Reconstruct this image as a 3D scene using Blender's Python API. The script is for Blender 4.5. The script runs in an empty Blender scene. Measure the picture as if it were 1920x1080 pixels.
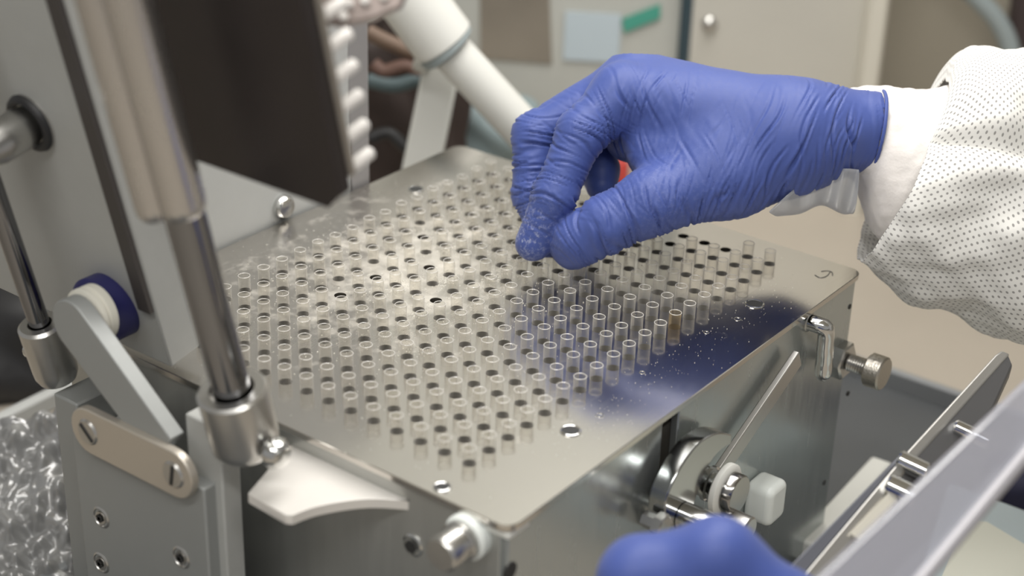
import bpy, bmesh, math, random
import numpy as np
from mathutils import Vector, Matrix, Euler
random.seed(7); rng = np.random.default_rng(11)
SC = bpy.context.scene; COL = SC.collection
P = 0.0125                                   # hole pitch of the plate, metres
# ------------------------------------------------------------------ camera solved from the hole lattice
F = 3131.38
CAM = np.array([-.525017, -.411915, .425175]) * (P / .015)
A = np.array([[0.6066616431044003, -0.7945105951499225, 0.02673134822292461],
              [-0.34002689683646636, -0.2897343748022433, -0.8946707223799141],
              [0.718570358567422, 0.5336730330922663, -0.44592570405572496]])
FOCUS = 0.765
cam_d = bpy.data.cameras.new('camera'); cam = bpy.data.objects.new('camera', cam_d); COL.objects.link(cam)
cam_d.sensor_width = 36; cam_d.lens = F / 1920 * 36; cam_d.clip_start = .01; cam_d.clip_end = 50
M = Matrix(((A[0][0], -A[1][0], -A[2][0], CAM[0]), (A[0][1], -A[1][1], -A[2][1], CAM[1]),
            (A[0][2], -A[1][2], -A[2][2], CAM[2]), (0, 0, 0, 1)))
cam.matrix_world = M
cam_d.dof.use_dof = True; cam_d.dof.focus_distance = FOCUS; cam_d.dof.aperture_fstop = 5.4
SC.camera = cam

def ray(x, y): return A.T @ np.array([(x - 960) / F, (y - 540) / F, 1])
def at(x, y, d): return Vector(CAM + ray(x, y) * d)
def _pl(ax, v, x, y):
    r = ray(x, y); return Vector(CAM + r * ((v - CAM[ax]) / r[ax]))
def onx(x, y, v): return _pl(0, v, x, y)
def ony(x, y, v): return _pl(1, v, x, y)
def onz(x, y, v): return _pl(2, v, x, y)
RIGHT = Vector(A[0]); DOWN = Vector(A[1]); FWD = Vector(A[2])

# ------------------------------------------------------------------ materials
def mat(name, col, rough=.5, metal=0., bump=0., bscale=200., stretch=None, var=0., coat=0., trans=0., alpha=1., spec=.5, sheen=0., emit=None, sss=0.):
    m = bpy.data.materials.new(name); m.use_nodes = True; nt = m.node_tree; b = nt.nodes['Principled BSDF']
    b.inputs['Base Color'].default_value = (*col, 1); b.inputs['Roughness'].default_value = rough
    b.inputs['Metallic'].default_value = metal; b.inputs['Coat Weight'].default_value = coat
    b.inputs['Transmission Weight'].default_value = trans; b.inputs['Alpha'].default_value = alpha
    b.inputs['Specular IOR Level'].default_value = spec; b.inputs['Sheen Weight'].default_value = sheen
    if sss:
        b.inputs['Subsurface Weight'].default_value = sss; b.inputs['Subsurface Radius'].default_value = (.004, .004, .004)
    tc = nt.nodes.new('ShaderNodeTexCoord'); mp = nt.nodes.new('ShaderNodeMapping')
    nt.links.new(tc.outputs['Object'], mp.inputs['Vector'])
    if stretch: mp.inputs['Scale'].default_value = stretch
    n = nt.nodes.new('ShaderNodeTexNoise'); n.inputs['Scale'].default_value = bscale; n.inputs['Detail'].default_value = 5
    nt.links.new(mp.outputs[0], n.inputs['Vector'])
    if bump:
        bp = nt.nodes.new('ShaderNodeBump'); bp.inputs['Strength'].default_value = bump; bp.inputs['Distance'].default_value = .0006
        nt.links.new(n.outputs['Fac'], bp.inputs['Height']); nt.links.new(bp.outputs[0], b.inputs['Normal'])
    if var:
        mx = nt.nodes.new('ShaderNodeMix'); mx.data_type = 'RGBA'
        mx.inputs['A'].default_value = (*[c * (1 - var) for c in col], 1); mx.inputs['B'].default_value = (*[min(1, c * (1 + var)) for c in col], 1)
        nt.links.new(n.outputs['Fac'], mx.inputs['Factor']); nt.links.new(mx.outputs['Result'], b.inputs['Base Color'])
        mr = nt.nodes.new('ShaderNodeMapRange'); mr.inputs['To Min'].default_value = max(0, rough - .1); mr.inputs['To Max'].default_value = min(1, rough + .1)
        nt.links.new(n.outputs['Fac'], mr.inputs['Value']); nt.links.new(mr.outputs[0], b.inputs['Roughness'])
    return m
m_brush = mat('brushed_steel', (.50, .505, .485), .38, .75, .03, 300, (1, 1, .06), .05)
m_side = mat('machined_steel', (.49, .52, .515), .24, .72, .012, 90, (3, 1, .3), .04)
m_chrome = mat('polished_steel', (.66, .66, .65), .13, 1)
m_strut = mat('strut_chrome', (.24, .24, .25), .09, 1)
m_satin = mat('satin_steel', (.57, .56, .54), .30, 1, .04, 300)
m_alu = mat('grey_anodised_aluminium', (.33, .34, .335), .45, .30, .03, 350, None, .03)
m_beigesteel = mat('satin_bracket_steel', (.62, .57, .50), .38, .75, .03, 400)
m_frame = mat('grey_frame_paint', (.43, .435, .42), .5, 0, .03, 120, None, .05)
m_dark = mat('dark_gap', (.025, .025, .025), .6)
m_black = mat('black_plastic', (.022, .022, .024), .5, 0, .1, 40)
m_lid = mat('lid_dark_reflection', (.046, .038, .037), .36, .55, .05, 30, None, .25)  # dark surroundings mirrored in the lid, put into its base colour
m_lidrim = mat('lid_rim', (.36, .33, .29), .4, .7)
m_pin = mat('white_pins', (.80, .77, .74), .3)
m_nylon = mat('white_nylon', (.80, .80, .76), .4, sss=.4)
m_nylonblue = mat('milky_nylon', (.86, .90, .87), .35, sss=.4)
m_bluecap = mat('navy_plastic', (.025, .025, .12), .4)
m_whitetube = mat('white_plastic_tube', (.80, .80, .76), .35)
m_greyring = mat('grey_rubber_ring', (.32, .37, .38), .5)
m_panel = mat('light_grey_paint', (.52, .53, .52), .5, 0, .03, 120, None, .04)
m_wall = mat('beige_wall_liner', (.57, .55, .495), .42, .1, .04, 6, None, .12)
m_wall2 = mat('olive_wall_liner', (.42, .385, .315), .45, .1, .04, 6, None, .15)
m_wallgrey = mat('grey_green_liner', (.47, .475, .44), .45, 0, .04, 8, None, .2)
m_floor = mat('beige_bench', (.47, .42, .355), .45, .1, .03, 10, None, .08)
m_trim = mat('pale_trim', (.66, .63, .55), .4)
m_tray = mat('dark_grey_tray', (.085, .09, .095), .5, 0, .05, 40, None, .1)
m_trayrim = mat('grey_tray_rim', (.25, .26, .27), .45)
m_paper = mat('pale_blue_paper', (.50, .58, .63), .7)
m_green = mat('green_tape', (.07, .33, .25), .5)
m_red = mat('red_plastic', (.55, .06, .05), .45)
m_brown = mat('dark_brown_fabric', (.045, .030, .026), .7, 0, .3, 40, None, .5)
m_teal = mat('grey_teal_cloth', (.25, .31, .32), .7, 0, .2, 30, None, .2)
m_cuff = mat('white_knit_cuff', (.80, .76, .73), .8, 0, .35, 500, (1, 1, 1), .03, sheen=.3)
m_cream = mat('cream_sheet', (.66, .66, .58), .6)
m_paleblue = mat('pale_blue_plastic', (.45, .52, .55), .4)
m_navy = mat('navy_cloth', (.012, .012, .04), .7)

def thin_clear(name, tint, fr_lo, fr_hi, diff, rough=.06, dcol=(.9, .88, .84)):
    """clear thin plastic: see-through, milky, with glossy reflections that grow at grazing angles"""
    m = bpy.data.materials.new(name); m.use_nodes = True; nt = m.node_tree; nt.nodes.clear()
    out = nt.nodes.new('ShaderNodeOutputMaterial'); tr = nt.nodes.new('ShaderNodeBsdfTransparent'); tr.inputs[0].default_value = (*tint, 1)
    gl = nt.nodes.new('ShaderNodeBsdfGlossy'); gl.inputs['Roughness'].default_value = rough; gl.inputs[0].default_value = (1, 1, 1, 1)
    df = nt.nodes.new('ShaderNodeBsdfDiffuse'); df.inputs[0].default_value = (*dcol, 1)
    lw = nt.nodes.new('ShaderNodeLayerWeight'); lw.inputs['Blend'].default_value = .22
    mr = nt.nodes.new('ShaderNodeMapRange'); mr.inputs['To Min'].default_value = fr_lo; mr.inputs['To Max'].default_value = fr_hi
    nt.links.new(lw.outputs['Facing'], mr.inputs['Value'])
    m1 = nt.nodes.new('ShaderNodeMixShader'); m2 = nt.nodes.new('ShaderNodeMixShader'); m1.inputs[0].default_value = diff
    nt.links.new(gl.outputs[0], m1.inputs[1]); nt.links.new(df.outputs[0], m1.inputs[2])
    nt.links.new(mr.outputs[0], m2.inputs[0]); nt.links.new(tr.outputs[0], m2.inputs[1]); nt.links.new(m1.outputs[0], m2.inputs[2])
    nt.links.new(m2.outputs[0], out.inputs[0]); return m
m_caps = thin_clear('clear_gelatin', (.97, .96, .935), .035, .95, .66)
m_rim = thin_clear('gelatin_rim', (.97, .96, .95), .45, .8, .6)
m_amber = thin_clear('amber_gelatin', (.95, .87, .72), .05, .6, .5, dcol=(.85, .68, .45))
m_acryl = thin_clear('clear_acrylic', (.80, .82, .88), .50, .85, .72, .15, (.50, .50, .56))
m_sheer = thin_clear('sheer_film', (.85, .86, .90), .45, .8, .8, .3, (.62, .64, .68))
m_bag = thin_clear('crinkled_film', (.6, .6, .6), .85, .97, .72, .28, (.30, .30, .30))

# ------------------------------------------------------------------ mesh helpers
def finish(name, bm, m, parent=None, smooth=40, bevel=0, seg=2):
    bmesh.ops.recalc_face_normals(bm, faces=bm.faces)
    me = bpy.data.meshes.new(name); bm.to_mesh(me); bm.free()
    for p in me.polygons: p.use_smooth = True
    me.set_sharp_from_angle(angle=math.radians(smooth))
    o = bpy.data.objects.new(name, me); COL.objects.link(o)
    for mm in (m if isinstance(m, (list, tuple)) else [m]): me.materials.append(mm)
    if bevel:
        b = o.modifiers.new('bevel', 'BEVEL'); b.width = bevel; b.segments = seg; b.limit_method = 'ANGLE'; b.angle_limit = math.radians(35)
    if parent is not None: par(o, parent)
    return o
def par(o, parent):
    o.parent = parent; o.matrix_parent_inverse = world(parent).inverted()
def world(o):
    m = o.matrix_basis.copy()
    if o.parent: m = world(o.parent) @ o.matrix_parent_inverse @ m
    return m
def empty(name, loc, label, cat, group=None):
    o = bpy.data.objects.new(name, None); COL.objects.link(o); o.location = loc; o.empty_display_size = .02
    return tag(o, label, cat, group)
def tag(o, label=None, cat=None, group=None, kind=None):
    if label: o['label'] = label
    if cat: o['category'] = cat
    if group: o['group'] = group
    if kind: o['kind'] = kind
    return o
def orient(d):
    d = Vector(d).normalized(); return d.to_track_quat('Z', 'Y').to_matrix()
def box(bm, lo, hi):
    lo = Vector(lo); hi = Vector(hi)
    vs = [bm.verts.new((x, y, z)) for x in (lo.x, hi.x) for y in (lo.y, hi.y) for z in (lo.z, hi.z)]
    for q in ((0, 1, 3, 2), (4, 6, 7, 5), (0, 4, 5, 1), (2, 3, 7, 6), (0, 2, 6, 4), (1, 5, 7, 3)): bm.faces.new([vs[i] for i in q])
def obox(bm, c, ax, ay, az):
    """oriented box: centre and three half-extent vectors"""
    c = Vector(c); vs = [bm.verts.new(c + Vector(ax) * a + Vector(ay) * b + Vector(az) * d) for a in (-1, 1) for b in (-1, 1) for d in (-1, 1)]
    for q in ((0, 1, 3, 2), (4, 6, 7, 5), (0, 4, 5, 1), (2, 3, 7, 6), (0, 2, 6, 4), (1, 5, 7, 3)): bm.faces.new([vs[i] for i in q])
def lathe(bm, p0, d, prof, n=32, cap0=True, cap1=True):
    """profile of (radius, distance) swept about axis d from p0"""
    R = orient(d); p0 = Vector(p0); rings = []
    for r, h in prof:
        rings.append([bm.verts.new(p0 + R @ Vector((r * math.cos(2 * math.pi * k / n), r * math.sin(2 * math.pi * k / n), h))) for k in range(n)])
    for a, b in zip(rings, rings[1:]):
        for k in range(n): bm.faces.new((a[k], a[(k + 1) % n], b[(k + 1) % n], b[k]))
    if cap0: bm.faces.new(rings[0][::-1])
    if cap1: bm.faces.new(rings[-1])
def cyl(bm, p0, p1, r, r2=None, n=32, ch=0):
    p0 = Vector(p0); p1 = Vector(p1); L = (p1 - p0).length; r2 = r if r2 is None else r2
    prof = [(r - ch, 0), (r, ch), (r2, L - ch), (r2 - ch, L)] if ch else [(r, 0), (r2, L)]
    lathe(bm, p0, p1 - p0, prof, n)
def prism(bm, pts, ext):
    """polygon (list of 3D points) extruded by a vector"""
    a = [bm.verts.new(Vector(p)) for p in pts]; b = [bm.verts.new(Vector(p) + Vector(ext)) for p in pts]
    bm.faces.new(a); bm.faces.new(b[::-1]); n = len(a)
    for k in range(n): bm.faces.new((a[k], a[(k + 1) % n], b[(k + 1) % n], b[k]))
def tube(bm, pts, r, n=12):
    pts = [Vector(p) for p in pts]; rings = []
    for i, p in enumerate(pts):
        t = (pts[min(i + 1, len(pts) - 1)] - pts[max(i - 1, 0)]); R = orient(t); rr = r[i] if isinstance(r, (list, tuple)) else r
        rings.append([bm.verts.new(p + R @ Vector((rr * math.cos(2 * math.pi * k / n), rr * math.sin(2 * math.pi * k / n), 0))) for k in range(n)])
    for a, b in zip(rings, rings[1:]):
        for k in range(n): bm.faces.new((a[k], a[(k + 1) % n], b[(k + 1) % n], b[k]))
    bm.faces.new(rings[0][::-1]); bm.faces.new(rings[-1])
def spline(pts, n=8):
    pts = [Vector(p) for p in pts]; out = []
    for i in range(len(pts) - 1):
        a, b, c, d = pts[max(i - 1, 0)], pts[i], pts[i + 1], pts[min(i + 2, len(pts) - 1)]
        for k in range(n):
            t = k / n; out.append(.5 * ((2 * b) + (c - a) * t + (2 * a - 5 * b + 4 * c - d) * t * t + (3 * b - a - 3 * c + d) * t ** 3))
    return out + [pts[-1]]
def torus(bm, c, d, R0, r, n=40, k=10):
    Rm = orient(d); c = Vector(c); g = [[bm.verts.new(c + Rm @ Vector(((R0 + r * math.cos(2 * math.pi * j / k)) * math.cos(2 * math.pi * i / n), (R0 + r * math.cos(2 * math.pi * j / k)) * math.sin(2 * math.pi * i / n), r * math.sin(2 * math.pi * j / k)))) for j in range(k)] for i in range(n)]
    for i in range(n):
        for j in range(k): bm.faces.new((g[i][j], g[(i + 1) % n][j], g[(i + 1) % n][(j + 1) % k], g[i][(j + 1) % k]))
def roundrect(c, u, v, hu, hv, r, n=6):
    pts = []
    for sx, sy, a0 in ((1, 1, 0), (-1, 1, 90), (-1, -1, 180), (1, -1, 270)):
        for k in range(n + 1):
            a = math.radians(a0 + 90 * k / n); pts.append(Vector(c) + Vector(u) * (sx * (hu - r) + r * math.cos(a)) + Vector(v) * (sy * (hv - r) + r * math.sin(a)))
    return pts
NB = bmesh.new
X, Y, Z = Vector((1, 0, 0)), Vector((0, 1, 0)), Vector((0, 0, 1))

# ------------------------------------------------------------------ setting
ZF = -.165
HF = Vector((FWD.x, FWD.y, 0)).normalized(); HR = Vector((RIGHT.x, RIGHT.y, 0)).normalized()
C0 = Vector((CAM[0], CAM[1], 0))
def hp(r, f, z): return C0 + HR * r + HF * f + Z * z          # right / forward of the camera's stand, at height z
def structure(name, bm, m, **k): return tag(finish(name, bm, m, **k), kind='structure')
bm = NB(); obox(bm, hp(0, .9, ZF - .01), HR * 1.2, HF * 1.0, Z * .01); structure('floor', bm, m_floor)
WF = 1.20
bm = NB(); obox(bm, hp(.196, WF + .01, .27), HR * .072, HF * .01, Z * .44); structure('wall_back', bm, m_wall)
bm = NB(); obox(bm, hp(.74, WF + .13, .27), HR * .54, HF * .01, Z * .44); structure('wall_right', bm, m_wall2)
bm = NB(); obox(bm, hp(-.44, WF + .020, .27), HR * .562, HF * .01, Z * .44); structure('wall_left', bm, m_wallgrey)
bm = NB(); obox(bm, hp(.262, WF - .004, .27), HR * .008, HF * .012, Z * .44); structure('trim_1', bm, m_trim, bevel=.003)
bm = NB(); obox(bm, hp(0, .75, .72), HR * 1.3, HF * .9, Z * .008); structure('ceiling', bm, m_trim)
# black sealing strip running up the join of the back wall
bm = NB(); tube(bm, [hp(.124, WF + .003, ZF), hp(.124, WF + .003, .70)], .0050, 14)
tag(finish('seal_strip', bm, mat('dark_teal_rubber', (.035, .06, .075), .5)), 'dark rubber seal strip running up the back wall above the gloved hand', 'seal')

# ------------------------------------------------------------------ perforated plate with the 300 holes
PX0, PX1, PY0, PY1 = -.0258, .2605, -.0398, .2165; TH = .0028; HR_ = .00288
def plate_material():
    m = bpy.data.materials.new('drilled_plate_steel'); m.use_nodes = True; nt = m.node_tree; N = nt.nodes; L = nt.links.new
    b = N['Principled BSDF']; b.inputs['Metallic'].default_value = 1; b.inputs['Base Color'].default_value = (.60, .575, .54, 1)
    tc = N.new('ShaderNodeTexCoord'); mp = N.new('ShaderNodeMapping'); mp.inputs['Scale'].default_value = (2, 40, 1); L(tc.outputs['Object'], mp.inputs[0])
    n = N.new('ShaderNodeTexNoise'); n.inputs['Scale'].default_value = 30; n.inputs['Detail'].default_value = 6; L(mp.outputs[0], n.inputs[0])
    mr = N.new('ShaderNodeMapRange'); mr.inputs['To Min'].default_value = .10; mr.inputs['To Max'].default_value = .17; L(n.outputs[0], mr.inputs[0]); RG = mr
    # powder: a dusty film, thickest left of the middle of the plate, in drifts
    p = N.new('ShaderNodeTexNoise'); p.inputs['Scale'].default_value = 55; p.inputs['Detail'].default_value = 8; p.inputs['Roughness'].default_value = .7; L(tc.outputs['Object'], p.inputs[0])
    vm = N.new('ShaderNodeVectorMath'); vm.operation = 'SUBTRACT'; vm.inputs[1].default_value = (.115, .135, 0); L(tc.outputs['Object'], vm.inputs[0])
    sc = N.new('ShaderNodeVectorMath'); sc.operation = 'MULTIPLY'; sc.inputs[1].default_value = (8, 10, 0); L(vm.outputs[0], sc.inputs[0])
    ln = N.new('ShaderNodeVectorMath'); ln.operation = 'LENGTH'; L(sc.outputs[0], ln.inputs[0])
    r1 = N.new('ShaderNodeMapRange'); r1.inputs['From Min'].default_value = 0; r1.inputs['From Max'].default_value = 1.0; r1.inputs['To Min'].default_value = .19; r1.inputs['To Max'].default_value = -.12; L(ln.outputs['Value'], r1.inputs[0])
    ad = N.new('ShaderNodeMath'); ad.operation = 'ADD'; L(p.outputs[0], ad.inputs[0]); L(r1.outputs[0], ad.inputs[1])
    r2 = N.new('ShaderNodeMapRange'); r2.inputs['From Min'].default_value = .50; r2.inputs['From Max'].default_value = .84; r2.inputs['To Min'].default_value = 0.0; r2.inputs['To Max'].default_value = .78; L(ad.outputs[0], r2.inputs[0])
    vm2 = N.new('ShaderNodeVectorMath'); vm2.operation = 'SUBTRACT'; vm2.inputs[1].default_value = (.10, .17, 0); L(tc.outputs['Object'], vm2.inputs[0])
    ln2 = N.new('ShaderNodeVectorMath'); ln2.operation = 'LENGTH'; L(vm2.outputs[0], ln2.inputs[0])
    rr = N.new('ShaderNodeMapRange'); rr.inputs['From Min'].default_value = .07; rr.inputs['From Max'].default_value = .19; rr.inputs['To Min'].default_value = .16; rr.inputs['To Max'].default_value = 0; L(ln2.outputs['Value'], rr.inputs[0])
    ra = N.new('ShaderNodeMath'); ra.operation = 'ADD'; L(RG.outputs[0], ra.inputs[0]); L(rr.outputs[0], ra.inputs[1]); L(ra.outputs[0], b.inputs['Roughness'])
    df = N.new('ShaderNodeBsdfDiffuse'); df.inputs[0].default_value = (.78, .74, .67, 1)
    mx = N.new('ShaderNodeMixShader'); L(r2.outputs[0], mx.inputs[0]); L(b.outputs[0], mx.inputs[1]); L(df.outputs[0], mx.inputs[2])
    L(mx.outputs[0], N['Material Output'].inputs[0])
    bp = N.new('ShaderNodeBump'); bp.inputs['Strength'].default_value = .012; bp.inputs['Distance'].default_value = .0005; L(n.outputs[0], bp.inputs['Height']); L(bp.outputs[0], b.inputs['Normal'])
    return m
m_plate = plate_material()
bm = NB(); n = 24; cells = {}
def cellpt(cx, cy, a, h):
    c, s = math.cos(a), math.sin(a); t = h / max(abs(c), abs(s)); return (round(cx + c * t, 7), round(cy + s * t, 7))
vmap = {}
def gv(x, y, z=0.):
    k = (round(x, 6), round(y, 6), round(z, 6))
    if k not in vmap: vmap[k] = bm.verts.new((x, y, z))
    return vmap[k]
for j in range(20):
    for i in range(15):
        cx, cy = j * P, i * P
        sq = [gv(*cellpt(cx, cy, 2 * math.pi * k / n + math.pi / 4, P / 2)) for k in range(n)]
        ci = [bm.verts.new((cx + HR_ * math.cos(2 * math.pi * k / n + math.pi / 4), cy + HR_ * math.sin(2 * math.pi * k / n + math.pi / 4), 0)) for k in range(n)]
        lo = [bm.verts.new(v.co - Z * .006) for v in ci]
        for k in range(n):
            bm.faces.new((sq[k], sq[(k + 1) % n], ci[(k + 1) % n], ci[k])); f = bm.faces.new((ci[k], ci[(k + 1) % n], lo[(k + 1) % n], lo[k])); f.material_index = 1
# the border around the lattice, with its corners rounded, and the rim of the plate
gx0, gx1, gy0, gy1 = -P / 2, 19.5 * P, -P / 2, 14.5 * P
inner = []
na = n // 4
def edge_pts():
    out = []
    for j in range(20): out += [(j * P + P / 2 * math.tan(math.radians(-45 + 15 * k)), gy0) for k in range(6)]
    for i in range(15): out += [(gx1, i * P + P / 2 * math.tan(math.radians(-45 + 15 * k))) for k in range(6)]
    for j in range(19, -1, -1): out += [(j * P - P / 2 * math.tan(math.radians(-45 + 15 * k)), gy1) for k in range(6)]
    for i in range(14, -1, -1): out += [(gx0, i * P - P / 2 * math.tan(math.radians(-45 + 15 * k))) for k in range(6)]
    return out
ep = edge_pts()
cxm, cym = (PX0 + PX1) / 2, (PY0 + PY1) / 2
def rim(px, py):
    # straight across to the plate's own outline, corners rounded
    x = PX0 + (px - gx0) / (gx1 - gx0) * (PX1 - PX0); y = PY0 + (py - gy0) / (gy1 - gy0) * (PY1 - PY0); r = .006
    for sx, ex in ((-1, PX0), (1, PX1)):
        for sy, ey in ((-1, PY0), (1, PY1)):
            kx, ky = ex - sx * r, ey - sy * r
            if (x - kx) * sx > 0 and (y - ky) * sy > 0:
                d = math.hypot(x - kx, y - ky); x, y = kx + (x - kx) / d * r, ky + (y - ky) / d * r
    return x, y
ins = [gv(*p) for p in ep]; ou = [bm.verts.new((*rim(*p), -.0003)) for p in ep]; up = [bm.verts.new((cxm + (v.co.x - cxm) * .998, cym + (v.co.y - cym) * .998, 0)) for v in ou]
dn = [bm.verts.new((v.co.x, v.co.y, -TH)) for v in ou]; N_ = len(ep)
for k in range(N_):
    q = (k + 1) % N_
    bm.faces.new((ins[k], ins[q], up[q], up[k])); bm.faces.new((up[k], up[q], ou[q], ou[k])); bm.faces.new((ou[k], ou[q], dn[q], dn[k]))
bm.faces.new(dn[::-1])
bm.faces.ensure_lookup_table()
me = bpy.data.meshes.new('perforated_plate'); 
for f in bm.faces: f.smooth = True
bmesh.ops.recalc_face_normals(bm, faces=bm.faces)
# the underside sheet has no holes of its own: drop it so that light and sight pass on into the box below
und = [f for f in bm.faces if len(f.verts) > 50]; bmesh.ops.delete(bm, geom=und, context='FACES_ONLY')
bm.to_mesh(me); bm.free(); me.set_sharp_from_angle(angle=math.radians(30))
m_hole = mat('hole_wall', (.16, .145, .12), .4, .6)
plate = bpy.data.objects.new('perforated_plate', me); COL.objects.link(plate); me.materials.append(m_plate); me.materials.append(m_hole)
tag(plate, 'brushed steel plate drilled with rows of round holes, lying on the filling machine', 'plate')
# double locating holes in the plate's border and small drilled rings
def locating_hole(x, y, r):
    bm = NB(); lathe(bm, Vector((x, y, 0)), Z, [(r, .00012), (r, .00022)], 32, False, True); h = finish('locating_hole', bm, m_dark, plate)  # dark disc on the surface paints the shade of an uncut hole
    bm = NB(); torus(bm, (x, y, .0001), Z, r, .00048, 40, 8); finish('hole_rim', bm, m_chrome, h)
locating_hole(.1942, -.0166, .0042); locating_hole(.0453, -.0165, .0039); locating_hole(.1944, .1923, .0040); locating_hole(-.0200, -.0027, .0030)
for x, y, r in ((.0635, -.0185, .0016), (.1757, -.0182, .0016), (.155, -.014, .0012), (.105, -.012, .0012)):
    bm = NB(); torus(bm, (x, y, .0001), Z, r, .00022, 28, 6); finish('drilled_ring', bm, m_chrome, plate)

for arc in (((1528, 516), (1538, 521), (1550, 518), (1556, 511)), ((1540, 509), (1552, 508), (1560, 511), (1561, 517))):
    bm = NB(); tube(bm, [Vector((p.x, p.y, .00004)) for p in spline([onz(x, y, 0) for x, y in arc], 5)], .00028, 6); finish('scuff_mark', bm, mat('scuff', (.25, .24, .22), .5, .5), plate)

# ------------------------------------------------------------------ capsules
CR = .00280; CH = .0074
def capsule_meshes():
    bm = NB(); lathe(bm, (0, 0, -.0055), Z, [(CR * .35, 0), (CR * .8, .0008), (CR * .98, .002), (CR, .003), (CR, CH + .0055 - .0003)], 24, True, False)
    for f in bm.faces: f.smooth = True
    bmesh.ops.recalc_face_normals(bm, faces=bm.faces)
    a = bpy.data.meshes.new('capsule'); bm.to_mesh(a); bm.free(); a.materials.append(m_caps)
    bm = NB(); torus(bm, (0, 0, CH - .0002), Z, CR - .00003, .00017, 24, 6)
    for f in bm.faces: f.smooth = True
    b = bpy.data.meshes.new('rim'); bm.to_mesh(b); bm.free(); b.materials.append(m_rim)
    c = a.copy(); c.materials.clear(); c.materials.append(m_amber)
    return a, b, c
cm, rm_, cam_ = capsule_meshes()
ORD = ['first', 'second', 'third', 'fourth', 'fifth', 'sixth', 'seventh', 'eighth', 'ninth', 'tenth', 'eleventh', 'twelfth', 'thirteenth', 'fourteenth', 'fifteenth', 'sixteenth', 'seventeenth', 'eighteenth', 'nineteenth', 'twentieth']
EMPTY = {(2, 19), (3, 19), (4, 19), (5, 19), (6, 19), (4, 18), (8, 8), (11, 6), (11, 8), (10, 10), (12, 12)}
src = None
for j in range(20):
    for i in range(15):
        if (i, j) in EMPTY: continue
        rowtxt = (f'{ORD[i]} row from the right edge')
        lab = f'clear capsule, {ORD[j]} from the near end of the {rowtxt}'
        if src is None:
            o = bpy.data.objects.new('capsule', cm); COL.objects.link(o); r = bpy.data.objects.new('rim', rm_); COL.objects.link(r); r.parent = o; src = (o, r)
        else:
            o = src[0].copy(); COL.objects.link(o); r = src[1].copy(); COL.objects.link(r); r.parent = o
        if (i, j) == (0, 12): o.data = cam_; lab = f'amber tinted capsule, {ORD[j]} from the near end of the {rowtxt}'
        dz = random.uniform(-.0006, .0005)
        o.location = (j * P + random.uniform(-.0001, .0001), i * P + random.uniform(-.0001, .0001), dz)
        o.rotation_euler = (random.gauss(0, .012), random.gauss(0, .012), random.uniform(0, 6))
        tag(o, lab, 'capsule', 'clear capsules standing in the drilled plate')

# powder grains on the plate (nobody could count them)
bm = NB()
def grain(x, y, s):
    a = random.uniform(0, 6.3); pts = [Vector((x + s * random.uniform(.5, 1.3) * math.cos(a + t), y + s * random.uniform(.4, 1) * math.sin(a + t), .0001)) for t in (0, 2.1, 4.2)]
    v = [bm.verts.new(p) for p in pts]; t = bm.verts.new((x, y, s * .9 + .0001)); bm.faces.new(v[::-1])
    for k in range(3): bm.faces.new((v[k], v[(k + 1) % 3], t))
def onhole(x, y): return 0 <= round(x / P) < 20 and 0 <= round(y / P) < 15 and math.hypot(x - round(x / P) * P, y - round(y / P) * P) < HR_ * 1.1
for k in range(2000):
    x, y = random.gauss(.115, .05), random.gauss(.125, .035)
    if PX0 < x < PX1 and PY0 < y < PY1 and not onhole(x, y): grain(x, y, random.choice((.0002, .00025, .0003, .0005)))
for cx_, cy_, n_c, sp in ((.118, .112, 260, .006), (.100, .122, 200, .007), (.148, .130, 260, .009), (.160, .150, 160, .008), (.085, .100, 160, .006), (.135, .095, 140, .007), (.055, .075, 70, .006)):
    for k in range(n_c):
        x, y = random.gauss(cx_, sp), random.gauss(cy_, sp * .5)
        if not onhole(x, y): grain(x, y, random.choice((.0002, .0003, .0004, .0006)))
for k in range(260):
    x, y = random.uniform(.03, .22), random.gauss(-.02, .009)
    if PY0 + .002 < y < -.006: grain(x, y, random.choice((.00012, .00015, .0002, .0003)))
for k in range(300):
    x, y = random.uniform(-.02, .25), random.uniform(-.03, .2)
    if not onhole(x, y): grain(x, y, .00025)
tag(finish('powder', bm, mat('white_powder', (.80, .78, .72), .9), smooth=10), 'white powder grains scattered over the drilled steel plate', 'powder', kind='stuff')

# ------------------------------------------------------------------ the capsule filling machine
mach = empty('capsule_filling_machine', (.117, .088, ZF), 'steel capsule filling machine with swung up dark lid, carrying the drilled plate', 'machine')
ZM = ZF + .003
FX, FY = -.0238, -.0378; BX, BY = .2575, .2145
def part(name, bm, m, parent=None, **k): return finish(name, bm, m, mach if parent is None else parent, **k)
# dark hollow inside and the body panels
bm = NB(); box(bm, (FX + .004, FY + .004, -.05), (BX - .004, BY - .004, -.012)); part('inner_block', bm, mat('inner_block', (.11, .10, .085), .5, .3))
bm = NB(); box(bm, (FX, FY + .004, ZM), (FX + .004, BY, -.0040)); front = part('front_panel', bm, m_brush, bevel=.0006)
bm = NB(); box(bm, (FX, FY, ZM), (.0822, FY + .004, -.0036)); part('side_panel', bm, m_side, bevel=.0006)
bm = NB(); box(bm, (.0950, FY, ZM), (BX, FY + .004, -.0036)); side = part('side_panel', bm, m_side, bevel=.0006)
bm = NB(); box(bm, (.078, FY + .006, ZM), (.099, FY + .010, -.0042)); part('slot_shade', bm, mat('slot_shade', (.07, .072, .075), .45, .3))  # dark sheet painting the shade inside the gap between the panels
bm = NB(); box(bm, (BX - .004, FY + .004, ZM), (BX, BY, -.0040)); part('rear_panel', bm, m_brush)
bm = NB(); box(bm, (FX + .004, BY - .004, ZM), (BX - .004, BY, -.0040)); part('far_panel', bm, m_brush)
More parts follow.
